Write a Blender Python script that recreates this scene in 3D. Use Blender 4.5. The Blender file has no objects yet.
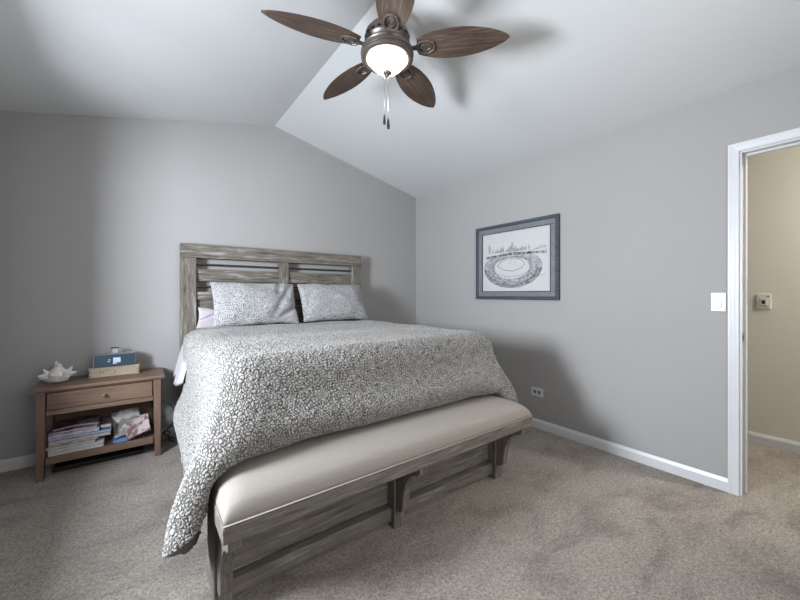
import bpy, bmesh, math, random
import numpy as np
from mathutils import Vector, Matrix, noise
S = bpy.context.scene
C = S.collection
R = math.radians
PI = math.pi
random.seed(7)

# ------------------------------------------------------------------ camera
cam_d = bpy.data.cameras.new('camera')
cam = bpy.data.objects.new('camera', cam_d); C.objects.link(cam)
cam.location = (-2.872, -3.507, 1.2)
cam.rotation_euler = (R(90), 0, R(-36.75))
cam_d.sensor_width = 36
cam_d.lens = 351 / 800 * 36
cam_d.shift_y = -6 / 800
cam_d.clip_start = 0.02
S.camera = cam

# ------------------------------------------------------------------ light and exposure
S.view_settings.view_transform = 'Standard'
S.view_settings.look = 'None'
S.view_settings.gamma = 1
S.view_settings.use_curve_mapping = False
S.view_settings.exposure = 0.15
W = bpy.data.worlds.new('daylight'); S.world = W; W.use_nodes = True
wn = W.node_tree.nodes
wn['Background'].inputs['Color'].default_value = (0.72, 0.84, 1.0, 1)
wn['Background'].inputs['Strength'].default_value = 2.0

def area(name, loc, rot, sx, sy, power, col, spread=180):
    d = bpy.data.lights.new(name, 'AREA'); d.shape = 'RECTANGLE'; d.size = sx; d.size_y = sy
    d.energy = power; d.color = col; d.spread = R(spread)
    o = bpy.data.objects.new(name, d); C.objects.link(o); o.location = loc; o.rotation_euler = rot
    return o
# daylight arriving through the window of the left wall; plus an added warm fill light behind the camera
area('daylight_left', (-4.15, -1.95, 1.45), (0, R(-90), 0), 0.70, 0.62, 192, (0.84, 0.91, 1.0))
area('rear_fill', (-1.9, -4.22, 1.45), (R(90), 0, 0), 1.5, 1.15, 27, (1.0, 0.94, 0.87))

# ------------------------------------------------------------------ materials
def nm(name, rough=0.6, spec=0.4, metal=0.0):
    m = bpy.data.materials.new(name); m.use_nodes = True
    b = m.node_tree.nodes['Principled BSDF']
    b.inputs['Roughness'].default_value = rough
    b.inputs['Specular IOR Level'].default_value = spec
    b.inputs['Metallic'].default_value = metal
    return m, m.node_tree, b
def N(t, typ, **k):
    n = t.nodes.new(typ)
    for a, v in k.items():
        if a in n.inputs: n.inputs[a].default_value = v
        else: setattr(n, a, v)
    return n
def ramp(t, stops, fac):
    r = t.nodes.new('ShaderNodeValToRGB')
    e = r.color_ramp.elements
    while len(e) < len(stops): e.new(0.5)
    for i, (p, c) in enumerate(stops):
        e[i].position = p; e[i].color = (*c, 1) if len(c) == 3 else c
    t.links.new(fac, r.inputs[0]); return r
def coords(t, scale=(1, 1, 1), kind='Object', off=(0, 0, 0)):
    tc = t.nodes.new('ShaderNodeTexCoord'); mp = t.nodes.new('ShaderNodeMapping')
    mp.inputs['Scale'].default_value = scale; mp.inputs['Location'].default_value = off
    t.links.new(tc.outputs[kind], mp.inputs[0]); return mp.outputs[0]
def bump(t, b, h, strength=0.3, dist=0.01):
    n = t.nodes.new('ShaderNodeBump'); n.inputs['Strength'].default_value = strength
    n.inputs['Distance'].default_value = dist
    t.links.new(h, n.inputs['Height']); t.links.new(n.outputs[0], b.inputs['Normal']); return n

def plain(name, col, rough=0.5, spec=0.4, metal=0.0, var=0.06, scale=30, bmp=0.05):
    m, t, b = nm(name, rough, spec, metal)
    n = N(t, 'ShaderNodeTexNoise', Scale=scale, Detail=4.0)
    t.links.new(coords(t), n.inputs['Vector'])
    lo = tuple(c * (1 - var) for c in col); hi = tuple(min(1, c * (1 + var)) for c in col)
    r = ramp(t, [(0.3, lo), (0.7, hi)], n.outputs['Fac'])
    t.links.new(r.outputs[0], b.inputs['Base Color'])
    if bmp: bump(t, b, n.outputs['Fac'], bmp, 0.002)
    return m

def wall_paint(name, col, rough=0.75):
    m, t, b = nm(name, rough, 0.25)
    v = coords(t)
    n = N(t, 'ShaderNodeTexNoise', Scale=1.3, Detail=3.0); t.links.new(v, n.inputs['Vector'])
    f = N(t, 'ShaderNodeTexNoise', Scale=160.0, Detail=3.0); t.links.new(v, f.inputs['Vector'])
    r = ramp(t, [(0.3, tuple(c * 0.98 for c in col)), (0.7, tuple(c * 1.02 for c in col))], n.outputs['Fac'])
    t.links.new(r.outputs[0], b.inputs['Base Color'])
    bump(t, b, f.outputs['Fac'], 0.06, 0.001)
    return m

def wood(name, axis, dark, mid, light, g=4.0, fine=55.0, rough=0.7, worn=0.5, bmp=0.3):
    """grain along axis 0/1/2"""
    m, t, b = nm(name, rough, 0.3)
    sc = [fine] * 3; sc[axis] = g
    n = N(t, 'ShaderNodeTexNoise', Scale=1.0, Detail=6.0, Roughness=0.65, Distortion=0.4)
    t.links.new(coords(t, tuple(sc)), n.inputs['Vector'])
    sc2 = [fine * 3] * 3; sc2[axis] = g * 2.2
    n2 = N(t, 'ShaderNodeTexNoise', Scale=1.0, Detail=4.0, Roughness=0.6)
    t.links.new(coords(t, tuple(sc2), off=(3, 1, 2)), n2.inputs['Vector'])
    n3 = N(t, 'ShaderNodeTexNoise', Scale=5.0, Detail=3.0)
    t.links.new(coords(t), n3.inputs['Vector'])
    a = N(t, 'ShaderNodeMath', operation='MULTIPLY_ADD'); a.inputs[1].default_value = 0.45
    t.links.new(n2.outputs['Fac'], a.inputs[0])
    a2 = N(t, 'ShaderNodeMath', operation='MULTIPLY'); a2.inputs[1].default_value = 0.55
    t.links.new(n.outputs['Fac'], a2.inputs[0]); t.links.new(a2.outputs[0], a.inputs[2])
    a3 = N(t, 'ShaderNodeMath', operation='MULTIPLY_ADD'); a3.inputs[1].default_value = 0.25 * worn
    t.links.new(n3.outputs['Fac'], a3.inputs[0]); t.links.new(a.outputs[0], a3.inputs[2])
    o = 0.125 * worn
    r = ramp(t, [(0.38 + o, dark), (0.48 + o, mid), (0.53 + o, mid), (0.64 + o, light)], a3.outputs[0])
    t.links.new(r.outputs[0], b.inputs['Base Color'])
    bump(t, b, a.outputs[0], bmp, 0.004)
    return m

GD, GM, GL = (0.050, 0.040, 0.031), (0.135, 0.118, 0.099), (0.37, 0.345, 0.31)
greyx = wood('weathered_grey_wood_x', 0, GD, GM, GL)
greyy = wood('weathered_grey_wood_y', 1, GD, GM, GL)
greyz = wood('weathered_grey_wood_z', 2, GD, GM, GL)
BD, BM, BL = (0.070, 0.060, 0.050), (0.130, 0.116, 0.101), (0.24, 0.22, 0.195)
benx = wood('dark_grey_wood_x', 0, BD, BM, BL, worn=0.7)
beny = wood('dark_grey_wood_y', 1, BD, BM, BL, worn=0.7)
benz = wood('dark_grey_wood_z', 2, BD, BM, BL, worn=0.7)
ND, NM_, NL = (0.105, 0.066, 0.046), (0.148, 0.094, 0.066), (0.19, 0.125, 0.09)
nsx = wood('brown_wood_x', 0, ND, NM_, NL, rough=0.45, bmp=0.08, g=3, fine=40)
nsz = wood('brown_wood_z', 2, ND, NM_, NL, rough=0.45, bmp=0.08, g=3, fine=40)
crw = wood('pale_crate_wood', 0, (0.20, 0.155, 0.11), (0.30, 0.24, 0.175), (0.39, 0.32, 0.245), rough=0.6, bmp=0.1, g=5, fine=60)
blade_m = wood('walnut_blade_wood', 0, (0.030, 0.019, 0.014), (0.072, 0.048, 0.036), (0.15, 0.108, 0.083), g=5, fine=85, rough=0.5, bmp=0.1)
wall_m = wall_paint('grey_wall_paint', (0.320, 0.311, 0.302))
wallb_m = wall_paint('grey_back_wall_paint', (0.320, 0.311, 0.302))
ceil_m = wall_paint('white_ceiling_paint', (0.57, 0.575, 0.57), 0.85)
hall_m = wall_paint('beige_hall_paint', (0.57, 0.545, 0.475))
white_m = plain('white_trim_paint', (0.56, 0.56, 0.565), 0.35, 0.5, var=0.02, scale=6, bmp=0)
plate_m = plain('white_plastic', (0.58, 0.58, 0.59), 0.3, 0.5, var=0.02, bmp=0)
dark_m = plain('black_plastic', (0.012, 0.012, 0.014), 0.4, 0.5, bmp=0)
bronze_m = plain('brushed_bronze', (0.115, 0.098, 0.084), 0.38, 0.5, 0.55, var=0.12, scale=60)
steel_m = plain('brushed_steel', (0.45, 0.43, 0.40), 0.3, 0.5, 0.9, bmp=0)
gap_m = plain('dark_gap', (0.01, 0.009, 0.009), 0.8, 0.2, bmp=0)

def carpet(name, a, b_, c):
    m, t, b = nm(name, 0.95, 0.1)
    v = coords(t)
    f = N(t, 'ShaderNodeTexNoise', Scale=260.0, Detail=3.0, Roughness=0.75); t.links.new(v, f.inputs['Vector'])
    m1 = N(t, 'ShaderNodeTexNoise', Scale=85.0, Detail=5.0, Roughness=0.7, Distortion=0.6); t.links.new(v, m1.inputs['Vector'])
    l = N(t, 'ShaderNodeTexNoise', Scale=2.6, Detail=6.0, Roughness=0.62, Distortion=0.6)
    t.links.new(coords(t, (1.0, 1.7, 1)), l.inputs['Vector'])
    s = N(t, 'ShaderNodeMath', operation='MULTIPLY_ADD'); s.inputs[1].default_value = 0.5
    t.links.new(f.outputs['Fac'], s.inputs[0])
    s2 = N(t, 'ShaderNodeMath', operation='MULTIPLY'); s2.inputs[1].default_value = 0.5
    t.links.new(m1.outputs['Fac'], s2.inputs[0]); t.links.new(s2.outputs[0], s.inputs[2])
    r = ramp(t, [(0.425, a), (0.5, b_), (0.575, c)], s.outputs[0])
    r2 = ramp(t, [(0.37, (0.60, 0.575, 0.57)), (0.50, (.90, .89, .89)), (0.66, (1.0, 1.0, 1.0))], l.outputs['Fac'])
    mx = N(t, 'ShaderNodeMix', data_type='RGBA', blend_type='MULTIPLY'); mx.inputs[0].default_value = 1
    t.links.new(r.outputs[0], mx.inputs[6]); t.links.new(r2.outputs[0], mx.inputs[7])
    t.links.new(mx.outputs[2], b.inputs['Base Color'])
    b.inputs['Sheen Weight'].default_value = 0.25; b.inputs['Sheen Roughness'].default_value = 0.6
    bump(t, b, s.outputs[0], 0.9, 0.016)
    return m
carpet_m = carpet('taupe_carpet', (0.150, 0.122, 0.097), (0.330, 0.280, 0.228), (0.51, 0.445, 0.375))

# sherpa fleece: pebbles of pale wool with dark backing in the cracks between them
def sherpa(name, scale, crack, wool, dark, disp, edge=(0.04, 0.20)):
    m, t, b = nm(name, 0.95, 0.08)
    uv = t.nodes.new('ShaderNodeTexCoord').outputs['UV']
    wn_ = N(t, 'ShaderNodeTexNoise', Scale=scale * 0.5, Detail=2.5); t.links.new(uv, wn_.inputs['Vector'])
    mx = N(t, 'ShaderNodeVectorMath', operation='MULTIPLY_ADD')
    mx.inputs[1].default_value = (2.5 / scale,) * 3
    t.links.new(wn_.outputs['Color'], mx.inputs[0]); t.links.new(uv, mx.inputs[2])
    vo = N(t, 'ShaderNodeTexVoronoi', feature='DISTANCE_TO_EDGE', Scale=scale, Randomness=1.0)
    vo.voronoi_dimensions = '2D'
    t.links.new(mx.outputs[0], vo.inputs['Vector'])
    fn = N(t, 'ShaderNodeTexNoise', Scale=scale * 4, Detail=3.0); t.links.new(uv, fn.inputs['Vector'])
    big = N(t, 'ShaderNodeTexNoise', Scale=scale * 0.35, Detail=2.0); t.links.new(uv, big.inputs['Vector'])
    k = N(t, 'ShaderNodeMath', operation='MULTIPLY_ADD'); k.inputs[1].default_value = crack
    t.links.new(big.outputs['Fac'], k.inputs[0]); k.inputs[2].default_value = -0.5 * crack
    h = N(t, 'ShaderNodeMath', operation='ADD'); t.links.new(vo.outputs['Distance'], h.inputs[0]); t.links.new(k.outputs[0], h.inputs[1])
    cr = ramp(t, [(edge[0], dark), (edge[1], wool)], h.outputs[0])
    fr = ramp(t, [(0.3, (0.78, 0.78, 0.78)), (0.7, (1, 1, 1))], fn.outputs['Fac'])
    mm = N(t, 'ShaderNodeMix', data_type='RGBA', blend_type='MULTIPLY'); mm.inputs[0].default_value = 1
    t.links.new(cr.outputs[0], mm.inputs[6]); t.links.new(fr.outputs[0], mm.inputs[7])
    t.links.new(mm.outputs[2], b.inputs['Base Color'])
    hr = ramp(t, [(0.0, (0, 0, 0)), (0.10, (0.45,) * 3), (0.3, (1, 1, 1))], h.outputs[0])
    hr.color_ramp.interpolation = 'EASE'
    if disp:
        d = t.nodes.new('ShaderNodeDisplacement'); d.inputs['Scale'].default_value = disp; d.inputs['Midlevel'].default_value = 0.3
        t.links.new(hr.outputs[0], d.inputs['Height'])
        t.links.new(d.outputs[0], t.nodes['Material Output'].inputs['Displacement'])
        m.displacement_method = 'BOTH'
    else:
        bump(t, b, hr.outputs[0], 0.8, 0.008)
    b.inputs['Sheen Weight'].default_value = 0.2
    return m
blanket_m = sherpa('sherpa_fleece', 80.0, 0.28, (0.35, 0.335, 0.315), (0.085, 0.076, 0.066), 0.007, (0.05, 0.24))
pillow_m = sherpa('pillow_fleece', 78.0, 0.14, (0.64, 0.635, 0.63), (0.08, 0.08, 0.09), 0, (0.0, 0.20))
back_m = plain('taupe_fleece_backing', (0.20, 0.165, 0.14), 0.9, 0.1, var=0.15, scale=80)
sheet_m = plain('pale_lilac_sheet', (0.42, 0.385, 0.40), 0.85, 0.15, var=0.05, scale=12)
cush_m = plain('beige_linen', (0.255, 0.230, 0.203), 0.85, 0.2, var=0.10, scale=260, bmp=0.25)
pipe_m = plain('pale_linen_piping', (0.29, 0.26, 0.23), 0.8, 0.2)
shell_m = plain('chalky_shell', (0.60, 0.57, 0.54), 0.6, 0.3, var=0.10, scale=30)
frame_m = wood('slate_blue_frame', 1, (0.030, 0.036, 0.045), (0.052, 0.062, 0.076), (0.085, 0.098, 0.115), g=3, fine=60, rough=0.4, bmp=0.05)
liner_m = plain('grey_frame_liner', (0.15, 0.155, 0.165), 0.45, 0.4, var=0.12, scale=25)
paper_m = plain('white_art_paper', (0.47, 0.47, 0.465), 0.7, 0.2, var=0.02, bmp=0)
ink_m = plain('grey_ink', (0.07, 0.075, 0.085), 0.8, 0.1, bmp=0)
inkl_m = plain('pale_grey_ink', (0.30, 0.31, 0.33), 0.8, 0.1, bmp=0)
matt_m = plain('mattress_ticking', (0.6, 0.59, 0.57), 0.9, 0.1)

def glass_mat():
    m = bpy.data.materials.new('window_glass'); m.use_nodes = True; t = m.node_tree
    t.nodes.clear(); o = t.nodes.new('ShaderNodeOutputMaterial')
    a = t.nodes.new('ShaderNodeBsdfTransparent'); g = t.nodes.new('ShaderNodeBsdfGlossy'); g.inputs['Roughness'].default_value = 0.02
    mx = t.nodes.new('ShaderNodeMixShader'); mx.inputs[0].default_value = 0.06
    t.links.new(a.outputs[0], mx.inputs[1]); t.links.new(g.outputs[0], mx.inputs[2]); t.links.new(mx.outputs[0], o.inputs[0])
    return m
glass_m = glass_mat()
def glow(name, col, s, tex=False):
    m, t, b = nm(name, 0.3)
    b.inputs['Base Color'].default_value = (*col, 1)
    b.inputs['Emission Color'].default_value = (*col, 1); b.inputs['Emission Strength'].default_value = s
    if tex:
        n = N(t, 'ShaderNodeTexNoise', Scale=9.0, Detail=3.0, Distortion=1.2); t.links.new(coords(t), n.inputs['Vector'])
        r = ramp(t, [(0.35, (s * .72,) * 3), (0.62, (s,) * 3)], n.outputs['Fac'])
        t.links.new(r.outputs[0], b.inputs['Emission Strength'])
    return m
bowl_m = glow('lit_frosted_glass', (1.0, 0.90, 0.78), 19.0, True)

# ------------------------------------------------------------------ mesh helpers
def bx(bm, x0, x1, y0, y1, z0, z1):
    v = [bm.verts.new((x, y, z)) for x in (x0, x1) for y in (y0, y1) for z in (z0, z1)]
    for f in ((0, 1, 3, 2), (4, 6, 7, 5), (0, 4, 5, 1), (2, 3, 7, 6), (0, 2, 6, 4), (1, 5, 7, 3)):
        bm.faces.new([v[i] for i in f])
    return v
def prism(bm, pts, axis, a, b_):
    """outline pts (2D) extruded along axis from a to b_"""
    def P(p, k):
        q = list(p); q.insert(axis, k); return bm.verts.new(q)
    A = [P(p, a) for p in pts]; B = [P(p, b_) for p in pts]; n = len(pts)
    bm.faces.new(A); bm.faces.new(B[::-1])
    for i in range(n): bm.faces.new((A[i], B[i], B[(i + 1) % n], A[(i + 1) % n]))
def lathe(bm, prof, seg=40, c=(0, 0), cap=True):
    rings = []
    for r, z in prof:
        if r < 1e-5: rings.append([bm.verts.new((c[0], c[1], z))])
        else: rings.append([bm.verts.new((c[0] + r * math.cos(2 * PI * i / seg), c[1] + r * math.sin(2 * PI * i / seg), z)) for i in range(seg)])
    for a, b_ in zip(rings, rings[1:]):
        for i in range(seg):
            j = (i + 1) % seg
            if len(a) == 1 and len(b_) == 1: continue
            if len(a) == 1: bm.faces.new((a[0], b_[i], b_[j]))
            elif len(b_) == 1: bm.faces.new((a[i], b_[0], a[j]))
            else: bm.faces.new((a[i], b_[i], b_[j], a[j]))
    if cap:
        if len(rings[0]) > 1: bm.faces.new(rings[0])
        if len(rings[-1]) > 1: bm.faces.new(rings[-1][::-1])
def tube(bm, pts, r, seg=8, closed=False):
    pts = [Vector(p) for p in pts]; n = len(pts); rings = []
    up = None
    for i, p in enumerate(pts):
        if closed: d = pts[(i + 1) % n] - pts[i - 1]
        else: d = pts[min(i + 1, n - 1)] - pts[max(i - 1, 0)]
        d.normalize()
        if up is None:
            up = Vector((0, 0, 1)) if abs(d.z) < 0.9 else Vector((1, 0, 0))
        s = d.cross(up).normalized(); up = s.cross(d).normalized()
        rr = r[i] if isinstance(r, (list, tuple)) else r
        rings.append([bm.verts.new(p + rr * (math.cos(2 * PI * k / seg) * s + math.sin(2 * PI * k / seg) * up)) for k in range(seg)])
    m = n if closed else n - 1
    for i in range(m):
        a, b_ = rings[i], rings[(i + 1) % n]
        for k in range(seg): bm.faces.new((a[k], a[(k + 1) % seg], b_[(k + 1) % seg], b_[k]))
    if not closed:
        bm.faces.new(rings[0][::-1]); bm.faces.new(rings[-1])
def smooth_pts(pts, n=8):
    out = []; P = [Vector(p) for p in pts]; P = [2 * P[0] - P[1]] + P + [2 * P[-1] - P[-2]]
    for i in range(1, len(P) - 2):
        for k in range(n):
            t = k / n; a, b_, c, d = P[i - 1], P[i], P[i + 1], P[i + 2]
            out.append(0.5 * ((2 * b_) + (-a + c) * t + (2 * a - 5 * b_ + 4 * c - d) * t * t + (-a + 3 * b_ - 3 * c + d) * t ** 3))
    out.append(P[-2]); return out

def obj(name, bm, mat, parent=None, bev=0.0, smooth=False, seg=2, world=True):
    """bm in world coordinates; shifted to the parent's base when world"""
    if parent is not None and world:
        o0 = parent; off = Vector((0, 0, 0))
        while o0 is not None: off += Vector(o0.location); o0 = o0.parent
        bmesh.ops.translate(bm, verts=bm.verts, vec=-off)
    bmesh.ops.recalc_face_normals(bm, faces=bm.faces)
    me = bpy.data.meshes.new(name); bm.to_mesh(me); bm.free()
    o = bpy.data.objects.new(name, me); C.objects.link(o)
    for m in (mat if isinstance(mat, (list, tuple)) else [mat]): me.materials.append(m)
    if parent is not None: o.parent = parent
    if smooth:
        for p in me.polygons: p.use_smooth = True
    if bev:
        b = o.modifiers.new('bevel', 'BEVEL'); b.width = bev; b.segments = seg; b.limit_method = 'ANGLE'; b.angle_limit = R(40)
    return o
def sharp(o, ang=40):
    me = o.data
    for p in me.polygons: p.use_smooth = True
    me.set_sharp_from_angle(angle=R(ang))
def bxo(name, mat, parent, *a, bev=0.003):
    bm = bmesh.new(); bx(bm, *a); return obj(name, bm, mat, parent, bev)
def tag(o, label, cat, group=None):
    o['label'] = label; o['category'] = cat
    if group: o['group'] = group
    return o
def thing(name, loc, label, cat, group=None, rz=0):
    o = bpy.data.objects.new(name, None); C.objects.link(o); o.location = loc; o.rotation_euler = (0, 0, rz)
    o.empty_display_size = 0.1
    return tag(o, label, cat, group)
def struct(name, bm, mat, bev=0.0, parent=None):
    o = obj(name, bm, mat, parent, bev)
    if parent is None: o['kind'] = 'structure'
    return o

# ------------------------------------------------------------------ room shell
XL, YF, YB, ZS = -3.66, -4.0, 0.0, 2.44          # left wall, camera wall, back wall, eave height
XR0, ZR = -1.795, 2.853                            # ridge
DY0, DY1, DZ = -3.034, -3.885, 2.056               # door opening
WT = 0.12
bm = bmesh.new(); bx(bm, XL - .2, 0.0, YF - .2, YB + .12, -0.1, 0.0); bx(bm, 0.0, 1.3, -5.2, -1.2, -0.1, 0.0)
struct('floor', bm, carpet_m)
def zc(x): return ZR - (ZR - ZS) / (0 - XR0) * abs(x - XR0)
bm = bmesh.new()
prism(bm, [(XL - .15, zc(XL - .15)), (XR0, ZR), (0.0, ZS), (0.0, ZS + .12), (XR0, ZR + .12), (XL - .15, zc(XL) + .12)], 1, YF - .12, YB + .12)
struct('ceiling', bm, ceil_m)
bm = bmesh.new()
prism(bm, [(XL - .12, 0), (0.0, 0), (0.0, ZS), (XR0, ZR), (XL - .12, zc(XL - .12))], 1, YB, YB + WT)
struct('wall_back', bm, wallb_m)
# right wall with the doorway
bm = bmesh.new()
bx(bm, 0, WT, DY0, YB + WT, 0, ZS + .1); bx(bm, 0, WT, DY1, DY0, DZ, ZS + .1); bx(bm, 0, WT, -5.2, DY1, 0, ZS + .1)
struct('wall_right', bm, wall_m)
# hall
bm = bmesh.new(); bx(bm, 1.13, 1.25, -5.2, -1.2, 0, ZS); struct('wall_hall', bm, hall_m)
bm = bmesh.new(); bx(bm, WT, 1.13, -1.32, -1.2, 0, ZS); struct('wall_hall_end', bm, hall_m)
bm = bmesh.new(); bx(bm, WT, 1.13, -5.2, -5.08, 0, ZS); struct('wall_hall_far', bm, hall_m)
bm = bmesh.new(); bx(bm, WT, 1.25, -5.2, -1.2, ZS, ZS + .1); struct('ceiling_hall', bm, ceil_m)

def wall_with_hole(name, axis, a, b_, lo, hi, hlo, hhi, z0, z1, top):
    bm = bmesh.new()
    def q(u0, u1, za, zb):
        if axis == 0: bx(bm, a, b_, u0, u1, za, zb)
        else: bx(bm, u0, u1, a, b_, za, zb)
    q(lo, hi, 0, z0); q(lo, hi, z1, 2.44 if axis == 0 else 2.44); q(lo, hlo, z0, z1); q(hhi, hi, z0, z1)
    if axis == 1: prism(bm, [(XL, 2.44), (0, 2.44), (XR0, ZR)], 1, a, b_)
    return struct(name, bm, wall_m)
WY0, WY1, WZ0, WZ1 = -2.7, -1.12, 0.78, 1.95
wall_with_hole('wall_left', 0, XL - .14, XL, YF - .12, YB, WY0, WY1, WZ0, WZ1, 2.44)
VX0, VX1 = -2.7, -1.1
wall_with_hole('wall_front', 1, YF - .14, YF, XL, 0, VX0, VX1, 0.85, 2.05, 2.44)

def window(n, axis, pos, a, b_, z0, z1, inward):
    w = bpy.data.objects.new('window_%d' % n, None); C.objects.link(w); w['kind'] = 'structure'
    w.location = (pos, (a + b_) / 2, z0) if axis == 0 else ((a + b_) / 2, pos, z0)
    def B(bm, u0, u1, d0, d1, za, zb):
        if axis == 0: bx(bm, pos + min(d0, d1), pos + max(d0, d1), u0, u1, za, zb)
        else: bx(bm, u0, u1, pos + min(d0, d1), pos + max(d0, d1), za, zb)
    s = inward
    bm = bmesh.new()
    for (u0, u1, za, zb) in ((a, a + .05, z0, z1), (b_ - .05, b_, z0, z1), (a + .05, b_ - .05, z0, z0 + .05), (a + .05, b_ - .05, z1 - .05, z1),
                             ((a + b_) / 2 - .02, (a + b_) / 2 + .02, z0 + .05, z1 - .05)):
        B(bm, u0, u1, -.11 * s, -.05 * s, za, zb)
    obj('window_frame', bm, white_m, w, .003)
    bm = bmesh.new(); B(bm, a + .05, b_ - .05, -.083 * s, -.079 * s, z0 + .05, z1 - .05); obj('glass', bm, glass_m, w)
    bm = bmesh.new()
    for (u0, u1, za, zb) in ((a - .07, a, z0 - .07, z1 + .07), (b_, b_ + .07, z0 - .07, z1 + .07), (a, b_, z1, z1 + .07), (a, b_, z0 - .07, z0 - .02)):
        B(bm, u0, u1, 0, .015 * s, za, zb)
    obj('casing', bm, white_m, w, .003)
    bm = bmesh.new(); B(bm, a - .08, b_ + .08, -.05 * s, .05 * s, z0 - .02, z0 + .004); obj('window_sill', bm, white_m, w, .003)
window(1, 0, XL, WY0, WY1, WZ0, WZ1, 1)
window(2, 1, YF, VX0, VX1, 0.85, 2.05, 1)  # unseen window, added behind the camera to carry the fill light

# baseboards: (outline: distance from wall, height)
BP = [(0, 0), (.013, 0), (.013, .058), (.009, .070), (.005, .080), (0, .080)]
def base(name, axis, pos, s, a, b_):
    bm = bmesh.new()
    if axis == 0: prism(bm, [(pos + s * d, z) for d, z in BP], 1, a, b_)
    else: prism(bm, [(pos + s * d, z) for d, z in BP], 0, a, b_)
    struct(name, bm, white_m)
base('baseboard_back', 1, YB, -1, XL, 0)
base('baseboard_right', 0, 0, -1, -2.995, -.013)
base('baseboard_left', 0, XL, 1, YF + .013, -.013)
base('baseboard_front', 1, YF, 1, XL, -.0)
base('baseboard_hall', 0, 1.13, -1, -5.08, -1.32)

# doorway: casing with stepped profile, jamb, stop, strike plate
dr = bpy.data.objects.new('door_1', None); C.objects.link(dr); dr['kind'] = 'structure'; dr.location = (0, (DY0 + DY1) / 2, 0)
CP = [(0, 0), (-.012, 0), (-.014, .003), (-.0145, .016), (-.0155, .020), (-.0160, .034), (-.0175, .038), (-.0175, .049), (0, .049)]
def casing_side(y_in, y_out):
    s = 1 if y_out > y_in else -1
    bm = bmesh.new()
    L = abs(y_out - y_in)
    n_ = len(CP)
    a = [bm.verts.new((x, y_in + s * d, 0)) for x, d in CP]
    b_ = [bm.verts.new((x, y_in + s * d, DZ - .008 + d)) for x, d in CP]      # mitred top
    bm.faces.new(a); bm.faces.new(b_[::-1])
    for i in range(n_): bm.faces.new((a[i], b_[i], b_[(i + 1) % n_], a[(i + 1) % n_]))
    return bm
obj('door_casing', casing_side(DY0 - .008, -2.993), white_m, dr)
obj('door_casing', casing_side(DY1 + .008, DY1 - .042), white_m, dr)
bm = bmesh.new()
a = [bm.verts.new((x, DY0 - .008 + d, DZ - .008 + d)) for x, d in CP]
b_ = [bm.verts.new((x, DY1 + .008 - d, DZ - .008 + d)) for x, d in CP]
bm.faces.new(a); bm.faces.new(b_[::-1])
for i in range(len(CP)): bm.faces.new((a[i], b_[i], b_[(i + 1) % len(CP)], a[(i + 1) % len(CP)]))
obj('door_head_casing', bm, white_m, dr)
bm = bmesh.new()
bx(bm, 0.0, WT + .005, DY0 - .018, DY0, 0, DZ); bx(bm, 0.0, WT + .005, DY1, DY1 + .018, 0, DZ); bx(bm, 0.0, WT + .005, DY1 + .018, DY0 - .018, DZ - .018, DZ)
obj('door_jamb', bm, white_m, dr, .002)
bm = bmesh.new()
bx(bm, .045, .080, DY0 - .030, DY0 - .018, 0, DZ - .018); bx(bm, .045, .080, DY1 + .018, DY1 + .030, 0, DZ - .018); bx(bm, .045, .080, DY1 + .03, DY0 - .03, DZ - .030, DZ - .018)
obj('door_stop', bm, white_m, dr, .002)
bm = bmesh.new()
bx(bm, WT, WT + .018, DY0, -2.985, 0, DZ + .05); bx(bm, WT, WT + .018, DY1 - .05, DY1, 0, DZ + .06); bx(bm, WT, WT + .018, DY1, DY0, DZ - .0, DZ + .05)
obj('hall_side_casing', bm, white_m, dr, .002)
bm = bmesh.new(); bx(bm, .002, .040, DY0 - .0200, DY0 - .018, .905, .975)
sp = obj('strike_plate', bm, steel_m, dr, .001)
bm = bmesh.new(); bx(bm, .012, .030, DY0 - .0204, DY0 - .0197, .925, .955)
obj('latch_hole', bm, gap_m, sp)

# ------------------------------------------------------------------ hall light (out of view, ordinary dome lamp)
hl = thing('hall_ceiling_light', (0.62, -4.35, ZS), 'round dome ceiling light in the hall outside the doorway', 'ceiling light')
bm = bmesh.new(); lathe(bm, [(.15, ZS), (.15, ZS - .025), (.14, ZS - .03)], c=(.62, -4.35)); obj('lamp_base', bm, steel_m, hl)
bm = bmesh.new(); lathe(bm, [(.135, ZS - .03), (.125, ZS - .07), (.09, ZS - .10), (.04, ZS - .115), (0, ZS - .118)], c=(.62, -4.35))
obj('glass_shade', bm, glow('hall_lamp_glass', (1.0, 0.96, 0.88), 215.0), hl, smooth=True)

# ------------------------------------------------------------------ wall plates
sw = thing('light_switch', (0, -2.947, 1.151), 'white rocker light switch on grey wall left of the doorway', 'light switch')
obj('wall_plate', (lambda b: (bx(b, -.006, 0, -2.982, -2.912, 1.094, 1.208), b)[1])(bmesh.new()), plate_m, sw, .002)
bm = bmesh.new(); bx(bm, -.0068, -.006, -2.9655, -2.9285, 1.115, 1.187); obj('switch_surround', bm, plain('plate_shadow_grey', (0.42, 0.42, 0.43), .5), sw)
bm = bmesh.new(); prism(bm, [(-.006, 1.119), (-.0115, 1.119), (-.008, 1.183), (-.006, 1.183)], 1, -2.963, -2.931)
obj('rocker', bm, plate_m, sw, .0008)
for z in (1.1, 1.202):
    bm = bmesh.new(); prism(bm, [(-2.947 + .003 * math.cos(a * PI / 4), z + .003 * math.sin(a * PI / 4)) for a in range(8)], 0, -.0066, -.0055)
    obj('screw', bm, steel_m, sw)

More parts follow.
